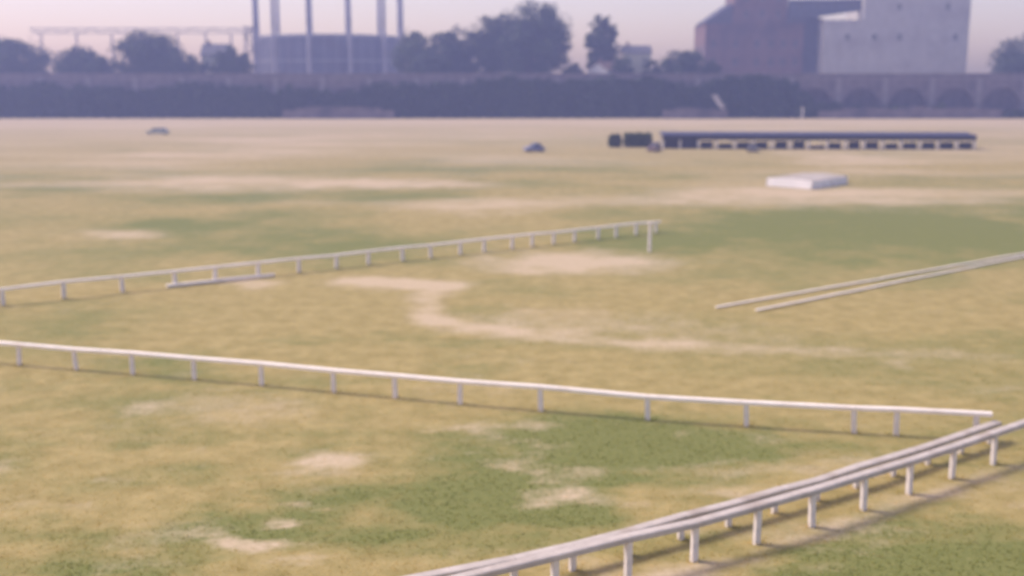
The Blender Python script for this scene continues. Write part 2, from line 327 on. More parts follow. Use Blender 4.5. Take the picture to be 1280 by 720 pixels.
# plank lying along the foot of the far rail, two long white rails lying on the right-hand turf
def lying_rail(name, label, p0, p1, wd, ht, nseg, cat, group=None, blocks=True):
    root = empty(name, (p0[0], p0[1], 0)); tag(root, label, cat, group)
    a, c = Vector((0,0,0)), Vector((p1[0]-p0[0], p1[1]-p0[1], 0)); z = .22 if blocks else ht/2+.05
    t = c.normalized(); ang = math.atan2(t.y, t.x)
    for k in range(nseg):
        q0 = a + c*(k/nseg); q1 = a + c*((k+1)/nseg); mb = MB()
        rail_piece(mb, q0+Vector((0,0,z+random.gauss(0,.012))), q1+Vector((0,0,z+random.gauss(0,.012))), wd, ht); mb.build('rail', 'white', root)
    if blocks:
        for k in range(nseg+1):
            mb = MB(); mb.box(-.14, .14, -.10, .10, -.06, z-ht*.5+.004); o = mb.build('block', 'post', root, bevel=.01)
            o.location = a + c*(min(max(k/nseg, .015), .985)); o.rotation_euler.z = ang + random.gauss(0, .1)
    return root
lying_rail('plank', 'white plank lying at the foot of the receding thin rail, left', (-22.2,70.2), (-16.1,74.1), .30, .17, 2, 'plank', blocks=False)
lying_rail('low_rail', 'longer upper of two low white rails laid across the turf at right', (11.92,63.6), (40.5,84.6), .17, .09, 9, 'rail', 'low white rails on the right-hand turf', blocks=False)
lying_rail('low_rail', 'shorter lower of two low white rails laid across the turf at right', (14.07,62.7), (40.0,83.4), .17, .09, 8, 'rail', 'low white rails on the right-hand turf', blocks=False)

# tall white marker post at the end of the far rail
r_ = empty('marker_post', (10.6, 84.7, 0)); tag(r_, 'tall thick white marker post by the end of the thin receding rail', 'post')
mb = MB(); mb.tube([(0,0,-.2),(0,0,.5),(0,0,2.2)], [.125,.12,.11], 12); mb.build('shaft', 'post', r_, smooth=False)
mb = MB(); mb.tube([(0,0,2.202),(0,0,2.26),(0,0,2.36)], [.16,.16,.05], 12); mb.build('cap', 'post', r_)

# ------------------------------------------------------------------ white canvas cover
r_ = empty('canvas_cover', (35.56, 131.7, 0), math.atan2(6.9, 6.3)); tag(r_, 'low white canvas cover over a flat rectangular stack on the far turf', 'cover')
L_, W_, H_ = 9.2, 6.0, 0.98
mb = MB(); nu, nv = 24, 16; pts = []; fc = []
for j in range(nv+1):
    for i in range(nu+1):
        x = i/nu*L_; y = j/nv*W_; e = min(i, nu-i)/nu; f_ = min(j, nv-j)/nv
        ridge = .16*(1-abs(j/nv-.5)*2)
        pts.append((x, y, H_ - .08*math.sin(math.pi*min(1, e*4))*0 + ridge + .03*math.sin(i*2.1)*math.cos(j*1.7)))
for j in range(nv):
    for i in range(nu): q = j*(nu+1)+i; fc.append((q, q+1, q+nu+2, q+nu+1))
mb.add(pts, fc); top_ = mb.build('top_sheet', 'canvas_top', r_, smooth=True)
def curtain(name, p0, p1, n_, nx_, ny_):
    mb = MB(); pts = []; fc = []
    for i in range(n_+1):
        t = i/n_; x = p0[0]+(p1[0]-p0[0])*t; y = p0[1]+(p1[1]-p0[1])*t; wv = .05*math.sin(i*1.9)+.03*math.sin(i*4.3)
        zt = H_ + .03
        if nx_ and not ny_: zt = H_ + .16*(1-abs(y/W_-.5)*2) + .02
        for k in range(5): pts.append((x+nx_*(.02+wv*(k/4)+.06*k/4), y+ny_*(.02+wv*(k/4)+.06*k/4), .02+(zt-.02)*(1-k/4)))
    for i in range(n_):
        for k in range(4): q = i*5+k; fc.append((q, q+1, q+6, q+5))
    mb.add(pts, fc); return mb.build(name, 'canvas', r_, smooth=True)
curtain('side_sheet', (0,0), (L_,0), 36, 0, -1); curtain('side_sheet', (0,W_), (L_,W_), 36, 0, 1)
curtain('end_sheet', (0,0), (0,W_), 24, -1, 0); curtain('end_sheet', (L_,0), (L_,W_), 24, 1, 0)
for k in range(5):
    x = .6 + k*2.0; mb = MB(); mb.tube([(x,-.55,.02),(x,-.16,.5),(x,-.03,H_+.05),(x,W_/2,H_+.22),(x,W_+.03,H_+.05),(x,W_+.55,.02)], .022, 6); mb.build('rope', 'rope', r_)

# ------------------------------------------------------------------ long low shelter
SX0, SX1, SY = 27.4, 84.0, 205.0
r_ = empty('long_shelter', (SX0, SY, 0), -0.035); tag(r_, 'long low open shelter with dark roof and dark stall panels across the far turf', 'shelter')
Ln = SX1 - SX0; NB = 17; bay = Ln/NB
for k in range(NB):
    x0, x1 = k*bay, (k+1)*bay
    mb = MB(); mb.loft([[(x,-.6,2.42),(x,4.4,2.78),(x,4.4,2.88),(x,-.6,2.52)] for x in (x0+.01, x1-.01)]); mb.build('roof_panel', 'shed_roof', r_)
    mb = MB(); mb.box(x0+.01, x1-.01, -.68, -.604, 1.62, 2.55); mb.build('fascia_board', 'tarred', r_)
    mb = MB(); mb.box(x0+.01, x1-.01, -.74, -.683, 2.40, 2.66); mb.build('roof_edge_board', 'fascia', r_)
    if k >= 2:
        mb = MB(); e0, e1 = .38 + .35*random.random(), .38 + .35*random.random(); mb.box(x0+e0, x1-e1, -.05, .10, 0, (1.25 if k != 8 else .7) + random.gauss(0,.10)); mb.build('stall_panel', 'tarred', r_)
    else:
        mb = MB(); mb.box(x0+.02, x1-.02, -.05, .10, 0, 2.40); mb.build('end_wall_panel', 'tarred', r_)
proto = None
for k in range(NB+1):
    mb = MB() if proto is None else None
    if proto is None: mb.box(-.2, .2, -.5, -.25, -.1, 2.40); proto = mb.build('post', 'post', r_, bevel=.02)
    o = proto if k == 0 else share(proto, 'post', r_, (0,0,0))
    o.location = (min(max(k*bay, .2), Ln-.2), 0, 0)
    if k:
        pass
for k in range(NB+1):
    mb = MB(); mb.box(-.08, .08, 4.2, 4.36, -.1, 2.74); o = mb.build('rear_post', 'post', r_); o.location.x = min(max(k*bay, .1), Ln-.1)

# ------------------------------------------------------------------ foliage helper
def leaf_mat(name, c0, c1):
    m = bpy.data.materials.new(name); m.use_nodes = True; n_ = m.node_tree.nodes; l_ = m.node_tree.links; b_ = n_['Principled BSDF']
    gi = n_.new('ShaderNodeNewGeometry'); rp = n_.new('ShaderNodeValToRGB')
    rp.color_ramp.elements[0].color = (*c0, 1); rp.color_ramp.elements[1].color = (*c1, 1)
    l_.new(gi.outputs['Random Per Island'], rp.inputs['Fac']); l_.new(rp.outputs['Color'], b_.inputs['Base Color'])
    b_.inputs['Roughness'].default_value = .75; b_.inputs['Specular IOR Level'].default_value = .2
    return m
M['leaf'] = leaf_mat('broadleaf_foliage', (.034,.048,.026), (.085,.105,.048))
M['leaf_b'] = leaf_mat('blue_green_foliage', (.036,.052,.036), (.085,.110,.065))
M['leaf_l'] = leaf_mat('light_green_foliage', (.060,.080,.036), (.125,.150,.070))
M['scrub'] = leaf_mat('ivy_and_scrub_foliage', (.026,.040,.026), (.075,.095,.050))
def leaves(c, rr, cnt, size, r_):
    d = r_.normal(size=(cnt, 3)); d /= np.linalg.norm(d, axis=1, keepdims=True)
    p = c + d*rr*(r_.random((cnt, 1))**.45)
    a = r_.normal(size=(cnt, 3)); a /= np.linalg.norm(a, axis=1, keepdims=True)
    bb = np.cross(a, d + r_.normal(size=(cnt, 3))*.6); bb /= np.linalg.norm(bb, axis=1, keepdims=True)+1e-6
    s = size*(.55+.9*r_.random((cnt, 1)))
    return np.stack([p-a*s*.6, p+bb*s*.38, p+a*s*.6, p-bb*s*.38], 1).reshape(-1, 3)
def leaf_object(name, V, m, parent):
    me = bpy.data.meshes.new(name); me.from_pydata(V.tolist(), [], np.arange(len(V)).reshape(-1, 4).tolist())
    me.materials.append(M[m]); o = bpy.data.objects.new(name, me); COL.objects.link(o); o.parent = parent; return o

def tree(name, label, x, y, top, hw, m='leaf', base=None, shape='round', seed=0, clumps=56, group='trees behind the railway viaduct', leafsize=.75):
    r = np.random.default_rng(seed + 100); root = empty(name, (x, y, 0)); tag(root, label, 'tree', group)
    base = top*.22 if base is None else base; cz = (top+base)/2; hh = (top-base)/2; Vs = []; cl = []
    k = 0
    while k < clumps:
        d = r.normal(size=3); d /= np.linalg.norm(d); q = r.random()**.4
        if shape == 'poplar':
            t = (d[2]*q+1)/2; wfac = math.sin(min(1, max(.02, 1-t))*math.pi*.62)**.8*1.0; p = np.array([d[0]*q*hw*wfac*.8, d[1]*q*hw*wfac*.8, cz + d[2]*q*hh*.93])
        else:
            p = np.array([d[0]*q*hw*.78, d[1]*q*hw*.78, cz + d[2]*q*hh*.84])
            if d[2] < 0: h2 = math.hypot(d[0], d[1])+1e-6; p[:2] = np.array([d[0], d[1]])/h2*hw*.80*math.sqrt(r.random())
        cr = hw*(.18 + .13*r.random())*(1 if shape != 'poplar' else 1.15); cl.append(p)
        Vs.append(leaves(p, np.array([cr, cr, cr*.82]), int(110 + 60*r.random()), leafsize, r)); k += 1
    # a light scatter of outer sprays
    for k in range(clumps//2):
        d = r.normal(size=3); d /= np.linalg.norm(d); d[2] = d[2]*.8+.15
        wf = .9 if shape != 'poplar' else .6
        p = np.array([d[0]*hw*wf*.92, d[1]*hw*wf*.92, cz + d[2]*hh*.88]); Vs.append(leaves(p, np.array([1,1,.8])*hw*.24, 30, leafsize*.9, r))
    leaf_object('crown', np.concatenate(Vs), m, root)
    mb = MB(); tr = max(.28, hw*.05); mb.tube([(0,0,-.3),(.1,0,base*.5),(-.1,.15,base),(.05,0,cz),(0,0,cz+hh*.5)], [tr*1.3,tr,tr*.85,tr*.5,tr*.2], 9)
    for p in cl[:9]:
        z0 = base*.75 + (cz-base)*.5*r.random(); mb.tube([(0,0,z0),(p[0]*.45,p[1]*.45,z0+(p[2]-z0)*.55),tuple(p)], [tr*.45,tr*.28,tr*.08], 6)
    mb.build('trunk', 'bark', root); return root

# hedges beside the shelter
def hedge(label, x0, x1, y, ht, seed):
    root = empty('hedge', ((x0+x1)/2, y, 0)); tag(root, label, 'hedge', 'clipped hedges beside the long shelter'); r = np.random.default_rng(seed); V = []
    for k in range(int((x1-x0)*42)):
        p = np.array([r.uniform(x0, x1)-(x0+x1)/2, r.uniform(-.6,.6), r.uniform(.15, ht-.25)]); V.append(leaves(p, np.array([.40,.40,.32]), 30, .30, r))
    leaf_object('foliage', np.concatenate(V), 'leaf_l', root)
    mb = MB()
    for k in range(int((x1-x0)/.9)+1): xx = -(x1-x0)/2+.4+k*.9; mb.tube([(xx,0,-.1),(xx+.05,.05,ht*.4),(xx-.08,0,ht*.75)], [.06,.05,.02], 6)
    mb.build('stem', 'bark', root)
hedge('small square hedge clump at the far left end of the long shelter row', 18.2, 20.2, 209, 2.5, 1)
hedge('wider clipped grey-green hedge between the small clump and the long shelter', 21.0, 26.0, 209, 2.7, 2)

# ------------------------------------------------------------------ cars
def car(label, loc, rz, paint, L=3.9, W=1.52, H=1.38, group='cars parked out on the turf'):
    root = empty('car', loc, rz); tag(root, label, 'car', group); a = L/2; hw = W/2
    prof = [(-a,.38),(-a+.03,.62),(-a+.12,.80),(-a+.95,.84),(a-1.15,.86),(a-.12,.78),(a,.60),(a,.36)]     # x forward
    mb = MB(); rings = []
    for s, sh in ((-1,.0),(-.93,.05),(0,.06),(.93,.05),(1,.0)):
        rings.append([(x*(.985 if abs(s)==1 else 1), s*hw, z + (sh if z > .7 else 0) - (.04 if z > .7 and abs(s)==1 else 0)) for x, z in prof] + [(a-.1, s*hw, .22), (-a+.1, s*hw, .22)])
    mb.loft(rings); body = mb.build('body', paint, root, bevel=.02)
    bx0, bx1, rx0, rx1 = -a+.45, a-1.05, -a+.95, a-1.75
    mb = MB(); mb.loft([[(bx0,-hw*.93,.86),(bx1,-hw*.93,.86),(bx1,hw*.93,.86),(bx0,hw*.93,.86)], [(rx0-.02,-hw*.78,H-.09),(rx1+.02,-hw*.78,H-.09),(rx1+.02,hw*.78,H-.09),(rx0-.02,hw*.78,H-.09)]]); mb.build('windows', 'glass', root)
    mb = MB(); mb.loft([[(rx0-.05,-hw*.82,H-.088),(rx1+.05,-hw*.82,H-.088),(rx1+.05,hw*.82,H-.088),(rx0-.05,hw*.82,H-.088)], [(rx0+.12,-hw*.66,H),(rx1-.12,-hw*.66,H),(rx1-.12,hw*.66,H),(rx0+.12,hw*.66,H)]])
    rf = mb.build('roof', paint, root, bevel=.02)
    mb = MB()
    for s in (-1, 1):
        for (x0, x1) in ((bx0, rx0-.03), (bx1, rx1+.03), ((bx0+bx1)/2-.05, (rx0+rx1)/2-.03)):
            mb.tube([(x0, s*hw*.94, .86), (x1, s*hw*.79, H-.085)], .035, 6)
    mb.build('pillars', paint, rf)
    for x in (-a+.68, a-.66):
        for s in (-1, 1):
            mb = MB(); mb.disc((x, s*(hw-.06), .29), (0,1,0), .29, .18, 18); wo2 = mb.build('wheel', 'rubber', root)
            mb = MB(); mb.disc((x, s*(hw+.035), .29), (0,1,0), .17, .03, 14); mb.build('hubcap', 'chrome', wo2)
    for s in (-1, 1):
        mb = MB(); mb.disc((a+.01, s*hw*.72, .62), (1,0,0), .11, .05, 14); mb.build('headlight', 'lamp', root)
        mb = MB(); mb.box(-a-.02, -a+.03, s*hw*.78-.05, s*hw*.78+.05, .55, .70); mb.build('tail_light', 'car_maroon', root)
    for x in (a+.06, -a-.06):
        mb = MB(); mb.box(x-.05, x+.05, -hw*.96, hw*.96, .36, .48); mb.build('bumper', 'chrome', root, bevel=.02)
    return root
car('mid-blue car standing alone on the open turf', (3.9, 196.5, 0), R(205), 'car_blue', L=3.6, W=1.55, H=1.55)
car('maroon car parked at the left end of the long shelter', (25.1, 197.5, 0), R(248), 'car_maroon', L=4.0, W=1.62, H=1.6)
car('dark grey car parked in front of the long shelter', (42.2, 196.5, 0), R(262), 'car_dark', L=4.0, W=1.6, H=1.5)
car('pale grey-green car alone at the far left of the turf', (-80.2, 254, 0), R(172), 'car_green', L=4.9, W=1.7, H=1.5)

# ------------------------------------------------------------------ railway viaduct
VY, VD, VTOP = 352.0, 9.5, 12.4
via = empty('railway_viaduct', (0, VY, 0)); tag(via, 'long dark stone railway viaduct with round arches closing off the racecourse', 'viaduct')
PITCH, SPAN, SPRING = 14.6, 11.2, 3.6
def bay_mesh():
    mb = MB(); hp, hs = PITCH/2, SPAN/2; n_ = 18; rad = hs
    arc = [(-hs, -.3)] + [(-math.cos(math.pi*i/n_)*hs, SPRING + math.sin(math.pi*i/n_)*rad) for i in range(n_+1)] + [(hs, -.3)]
    tops = [(-hp, -.3)] + [(-hp + PITCH*i/n_, VTOP) for i in range(n_+1)] + [(hp, -.3)]
    for y in (0, VD):
        pts = [(x, y, z) for x, z in arc] + [(x, y, z) for x, z in tops]; m_ = len(arc); mb.add(pts, [(i, i+1, m_+i+1, m_+i) for i in range(m_-1)])
    pts = [(x, 0, z) for x, z in arc] + [(x, VD, z) for x, z in arc]; m_ = len(arc); mb.add(pts, [(i, i+1, m_+i+1, m_+i) for i in range(m_-1)])
    mb.add([(-hp,0,VTOP),(hp,0,VTOP),(hp,VD,VTOP),(-hp,VD,VTOP)], [(0,1,2,3)]); return mb
bay_p = ring_p = pil_p = par_p = str_p = cop_p = None
ncent = [109.0 + PITCH*k for k in range(-25, 10)]
for k, cx in enumerate(ncent):
    if bay_p is None:
        bay_p = bay_mesh().build('arch_bay', 'stone', via)
        mb = MB(); rr = [(-math.cos(math.pi*i/18), math.sin(math.pi*i/18)) for i in range(19)]
        for y in (-.14,): mb.add([(c*SPAN/2*.995, y, SPRING+s*SPAN/2*.995) for c, s in rr]+[(c*(SPAN/2+.7), y, SPRING+s*(SPAN/2+.7)) for c, s in rr]+[(c*(SPAN/2+.7), .1, SPRING+s*(SPAN/2+.7)) for c, s in rr]+[(c*SPAN/2*.995, .1, SPRING+s*SPAN/2*.995) for c, s in rr],
              [(i,i+1,19+i+1,19+i) for i in range(18)]+[(19+i,19+i+1,38+i+1,38+i) for i in range(18)]+[(57+i,57+i+1,i+1,i) for i in range(18)])
        ring_p = mb.build('arch_ring', 'stone', bay_p)
        mb = MB(); arc_ = [(-SPAN/2-.2, -.2), (SPAN/2+.2, -.2), (SPAN/2+.2, SPRING)] + [(math.cos(math.pi*i/18)*(SPAN/2+.2), SPRING+math.sin(math.pi*i/18)*(SPAN/2+.2)) for i in range(1, 18)] + [(-SPAN/2-.2, SPRING)]
        mb.loft([[(x, yy, z) for x, z in arc_] for yy in (1.6, 1.9)]); shade_p = mb.build('arch_shade_panel', 'arch_shade', bay_p)  # added dark panel closing the arch, in place of its shaded depth
        mb = MB(); mb.box(-.9,.9,-.45,.0,-.3,VTOP-.01); pil_p = mb.build('pilaster', 'stone_light', via)
        mb = MB(); mb.box(-PITCH/2+.01, PITCH/2-.01, .02, .5, VTOP+.003, 13.35); par_p = mb.build('parapet', 'stone', via)
        mb = MB(); mb.box(-PITCH/2+.01, PITCH/2-.01, -.22, .6, 13.353, 13.58); cop_p = mb.build('coping', 'stone_light', via)
        mb = MB(); mb.box(-PITCH/2+.95, PITCH/2-.95, -.20, -.002, VTOP-.55, VTOP-.15); str_p = mb.build('string_course', 'stone_light', via)
        for o, dx in ((bay_p,0),(pil_p,-PITCH/2),(par_p,0),(cop_p,0),(str_p,0)): o.location = (cx+dx, 0, 0)
    else:
        q = share(bay_p, 'arch_bay', via, (cx,0,0)); share(ring_p, 'arch_ring', q, (0,0,0)); share(shade_p, 'arch_shade_panel', q, (0,0,0)); share(pil_p, 'pilaster', via, (cx-PITCH/2,0,0))
        share(par_p, 'parapet', via, (cx,0,0)); share(cop_p, 'coping', via, (cx,0,0)); share(str_p, 'string_course', via, (cx,0,0))

# ivy and scrub against the viaduct: one unbroken mass
r = np.random.default_rng(55); V = []
gaps = [(-52, 9, .35), (55, 7, .25)]
xx = np.arange(-255, 250, 1.15)
for x in xx:
    h = 6.2 + 6.0*fbm(np.array([x*.05]), np.array([1.3]), 91)[0] + 4.2*(fbm(np.array([x*.16]), np.array([4.1]), 93)[0]-.5)
    if -25 < x < 88: h += 2.4
    for gx_, gw, gs in gaps: h *= 1 - gs*math.exp(-((x-gx_)/gw)**2)*.8
    if x > 86: h = 1.2 + 6.5*max(0, fbm(np.array([x*.12]), np.array([7.7]), 95)[0]-.22) + (6.0*math.exp(-((x-86)/6)**2))
    h = min(h, 13.0); k = 0
    for z in np.arange(.5, h, 1.05):
        lean = (3.6+3.4*fbm(np.array([x*.22]), np.array([9.9]), 97)[0])*(1-z/13.0); V.append(leaves(np.array([x+r.normal()*.5, VY-.9-lean*r.random(), z+r.normal()*.3]), np.array([1.15,.8,1.05]), 22, .85, r))
        V.append(leaves(np.array([x+r.normal()*.5, VY-.8-lean, z]), np.array([1.05,.7,.95]), 15, .8, r))
sc = leaf_object('ivy_scrub', np.concatenate(V), 'scrub', None); tag(sc, 'dark ivy and scrub massed against the foot of the viaduct', 'scrub', kind='stuff')

def low_wall(label, x0, x1, y, ht):
    root = empty('low_wall', (x0, y, 0)); tag(root, label, 'wall', 'low stone walls below the viaduct'); nseg = max(3, int((x1-x0)/3.5)); st_ = (x1-x0)/nseg
    for k in range(nseg):
        h_ = ht*(1-.35*abs(2*(k+.5)/nseg-1)**3) + random.gauss(0, .22); mb = MB(); mb.box(k*st_+.01, (k+1)*st_-.01, 0, .5, -.2, h_); q = mb.build('wall_panel', 'stone', root)
        mb = MB(); mb.box(k*st_+.01, (k+1)*st_-.01, -.1, .6, h_+.003, h_+.2); mb.build('coping', 'stone', q)
low_wall('low grey stone wall in front of the scrub, below the gasholder', -70, -36, 343.6, 3.4)
low_wall('low grey stone wall in front of the scrub, below the brick mill', 46, 66, 343.6, 2.8)
low_wall('low grey stone wall across the arches at the right end of the viaduct', 94, 150, 344.5, 3.2)
r_ = empty('white_post', (88.9, 344.2, 0)); tag(r_, 'thin white post standing at the foot of the viaduct, below the mill', 'post')
mb = MB(); mb.tube([(0,0,-.2),(0,0,3.3)], [.22,.2], 10); mb.build('shaft', 'white', r_)
mb = MB(); mb.tube([(0,0,3.303),(0,0,3.38),(0,0,3.5)], [.3,.3,.08], 10); mb.build('cap', 'white', r_)
r_ = empty('leaning_board', (63.2, 345.6, 3.2)); tag(r_, 'narrow pale board leaning against the scrub-covered viaduct', 'board')
mb = MB(); mb.loft([[(x-.9,y-.08,z),(x+.9,y-.08,z),(x+.9,y+.0,z),(x-.9,y+.0,z)] for x, y, z in ((1.2,-1.6,0.),(-.2,-.9,2.0),(-1.4,-.4,4.0))]); mb.build('panel', 'white_old', r_)
mb = MB(); mb.box(.9,1.25,-1.5,-1.3,-3.3,.3); mb.build('prop', 'white_old', r_)

# ------------------------------------------------------------------ gasholder behind the viaduct
GX, GY, GR = -77.0, 480.0, 31.0
gas = empty('gasholder', (GX, GY, 0)); tag(gas, 'gasholder with tall guide columns round a dark cylindrical bell, left', 'gasholder')
mb = MB(); n_ = 72; prof = [(29.0, -.3), (29.0, 28.4), (28.4, 28.9), (20, 29.3), (8, 29.6), (.05, 29.7)]
mb.loft([[(math.cos(2*math.pi*i/n_)*rr, math.sin(2*math.pi*i/n_)*rr, z) for i in range(n_)] for rr, z in prof]); bell = mb.build('bell', 'bell', gas)
for z in (9.0, 18.6, 28.0):
    mb = MB(); mb.loft([[(math.cos(2*math.pi*i/n_)*rr, math.sin(2*math.pi*i/n_)*rr, zz) for i in range(n_)] for rr, zz in ((29.02,z-.3),(29.35,z-.3),(29.35,z+.3),(29.02,z+.3))], cap=False); mb.build('bell_band', 'steel', bell)
rib = None
for i in range(36):
    a = 2*math.pi*(i+.5)/36
    if rib is None: mb = MB(); mb.box(29.0, 29.18, -.12, .12, 0, 27.6); rib = mb.build('bell_rib', 'steel', bell); rib.rotation_euler.z = a
    else: share(rib, 'bell_rib', bell, (0,0,0), (0,0,a))
colp = None
for i in range(12):
    a = R(24.1 + 30*i)
    if colp is None:
        mb = MB(); mb.tube([(0,0,-.3),(0,0,1.5),(0,0,1.6),(0,0,52)], [1.35,1.3,1.0,.72], 12); colp = mb.build('column', 'steel', gas)
        mb = MB(); mb.tube([(0,0,52.0),(0,0,52.7),(0,0,53.6)], [1.1,1.1,.2], 12); fin = mb.build('column_cap', 'steel', colp)
        colp.location = (math.cos(a)*GR, math.sin(a)*GR, 0)
    else:
        q = share(colp, 'column', gas, (math.cos(a)*GR, math.sin(a)*GR, 0)); share(fin, 'column_cap', q, (0,0,0))
for z in (51.0,):
    for i in range(12):
        a, c = R(24.1+30*i), R(54.1+30*i); p = Vector((math.cos(a)*GR, math.sin(a)*GR, z)); q = Vector((math.cos(c)*GR, math.sin(c)*GR, z)); mb = MB()
        mb.tube([p, q], .22, 6); mb.tube([p-Vector((0,0,2)), q-Vector((0,0,2))], .22, 6)
        for k in range(8):
            s0 = p.lerp(q, k/8); s1 = p.lerp(q, (k+1)/8); dz = Vector((0,0,2)); mb.tube([s0 - (dz if k % 2 else dz*0), s1 - (dz*0 if k % 2 else dz)], .12, 5)
        mb.build('ring_girder', 'steel', gas)
# lattice pipe bridge running left from the gasholder
pb = empty('pipe_bridge', (-190, 450, 0)); tag(pb, 'thin steel pipe bridge on spindly legs running left of the gasholder', 'bridge')
x1 = 88.0
for y in (-.9, .9):
    for z in (29.2, 31.0):
        mb = MB(); mb.tube([(0,y,z),(x1,y,z)], .16, 6); mb.build('chord', 'steel', pb)
for k in range(22):
    mb = MB(); a = k*x1/22; c = (k+1)*x1/22
    for y in (-.9,.9): mb.tube([(a,y,29.2 if k%2 else 31.0),(c,y,31.0 if k%2 else 29.2)], .09, 5)
    mb.tube([(a,-.9,29.2),(a,.9,29.2)], .09, 5); mb.build('lattice_brace', 'steel', pb)
for x in (4, 18, 32, 45, 58, 69, 79):
    mb = MB(); mb.tube([(x,-1.4,-.2),(x,-.7,29.1)], [.28,.18], 7); mb.tube([(x,1.4,-.2),(x,.7,29.1)], [.28,.18], 7)
    for z in (8, 16, 24): mb.tube([(x,-1.25+z*.02,z),(x,1.25-z*.02,z)], .1, 5)
    mb.build('trestle_leg', 'steel', pb)
st = empty('stair_tower', (-104.2, 452, 0)); tag(st, 'slim dark stair tower at the left edge of the gasholder', 'tower')
for sx in (-1.6, 1.6):
    for sy in (-1.6, 1.6): mb = MB(); mb.tube([(sx,sy,-.2),(sx,sy,32)], .22, 7); mb.build('corner_leg', 'steel', st)
for k in range(8):
    mb = MB(); mb.box(-1.75,1.75,-1.75,1.75,4*k+3.4,4*k+3.6); mb.build('landing', 'dark_sheet', st)
    mb = MB(); mb.loft([[(x,-1.3,z),(x,1.3,z),(x,1.3,z+.2),(x,-1.3,z+.2)] for x, z in ((-1.4 if k%2 else 1.4, 4*k-.4),(1.4 if k%2 else -1.4, 4*k+3.4))]); mb.build('stair_flight', 'dark_sheet', st)

# ------------------------------------------------------------------ mill buildings behind the viaduct
def windows(parent, xs_, zs_, y, ww=1.5, wh=2.2, frame='stone_light', skip=()):
    for i, x in enumerate(xs_):
        for j, z in enumerate(zs_):
            if (i, j) in skip: continue
            mb = MB(); mb.box(x-ww/2-.15, x+ww/2+.15, y-.06, y+.05, z-.15, z+wh+.2); f = mb.build('window', frame, parent)
            mb = MB(); mb.box(x-ww/2, x+ww/2, y-.09, y-.063, z, z+wh); mb.build('pane', 'glass', f)
            mb = MB(); mb.box(x-.05, x+.05, y-.13, y-.093, z, z+wh); mb.box(x-ww/2, x-.052, y-.13, y-.093, z+wh*.48, z+wh*.53); mb.box(x+.052, x+ww/2, y-.13, y-.093, z+wh*.48, z+wh*.53); mb.build('glazing_bar', frame, f)
            mb = MB(); mb.box(x-ww/2-.3, x+ww/2+.3, y-.25, y+.02, z-.42, z-.152); mb.build('sill', 'stone_light', f)
mill = empty('brick_mill', (73.0, 430, 0)); tag(mill, 'tall dark brick mill with a sloping shoulder rising above the viaduct', 'mill')
mb = MB(); mb.box(0, 37.0, 0, 26, -.3, 32.0); mb.build('wall', 'brick', mill)
mb = MB(); mb.loft([[(9.6,0.004,32.003),(30.5,0.004,32.003),(30.5,20,32.003),(9.6,20,32.003)],[(11.5,.004,47),(30.5,.004,47),(30.5,20,47),(11.5,20,47)]]); tw = mb.build('upper_wall', 'brick', mill)
mb = MB(); mb.loft([[(x,-.3,z0),(x,20.3,z0),(x,20.3,z1),(x,-.3,z1)] for x, z0, z1 in ((-.5,31.99+.02,32.5),(9.7,32.02,39.6))]); mb.build('shoulder_roof', 'slate', mill)
mb = MB(); mb.loft([[(x,-.3,z0),(x,20.3,z0),(x,20.3,z1),(x,-.3,z1)] for x, z0, z1 in ((37.4,32.02,32.5),(30.4,32.02,38.0))]); mb.build('shoulder_roof', 'slate', mill)
mb = MB(); mb.loft([[(10.8,-.6,47.01),(31.2,-.6,47.01),(31.2,20.6,47.01),(10.8,20.6,47.01)],[(20.5,8,53),(21.5,8,53),(21.5,12,53),(20.5,12,53)]]); mb.build('roof', 'slate', mill)
windows(mill, [3.2, 11.5, 19.5, 25.0, 29.5, 34.0], [4.5, 10.6, 16.7, 23.4], 0, 1.7, 2.5, 'brick')
windows(mill, [15.0, 21.0, 27.0], [34.6, 40.5], 0.004, 1.5, 2.3, 'brick')
for z in (12.4, 23.0, 31.2): mb = MB(); mb.box(-.12, 37.12, -.14, -.003, z, z+.5); mb.build('string_course', 'brick', mill)
for z in range(3): 
    mb = MB(); mb.box(-.14,-.003,3+z*8,6+z*8,18,24); mb.build('side_loading_door', 'dark_sheet', mill)

dt = empty('sheeted_tower', (110.3, 433, 0)); tag(dt, 'narrow dark blue sheeted tower between the brick mill and the pale building', 'tower')
mb = MB(); mb.box(0.0, 7.9, 0, 12, -.3, 33.0); mb.build('wall', 'dark_sheet', dt)
mb = MB(); mb.loft([[(x,-.3,z0),(x,12.3,z0),(x,12.3,z0+.5),(x,-.3,z0+.5)] for x, z0 in ((-.0,36.0),(8.2,33.01))]); mb.build('roof', 'slate', dt)
mb = MB(); mb.add([(0,0.01,33),(7.9,.01,33),(0,.01,36),(0,11.9,33),(7.9,11.9,33),(0,11.9,36)], [(0,1,2),(3,5,4),(0,2,5,3)]); mb.build('gable', 'dark_sheet', dt)
for k in range(7): mb = MB(); x = .55+k*1.13; mb.box(x-.08,x+.08,-.09,-.003,0,32.9); mb.build('sheet_rib', 'dark_sheet', dt)
for z in (20.5, 28): mb = MB(); mb.box(4.9,6.6,-.14,-.093,z,z+2.2); mb.build('window', 'glass', dt)

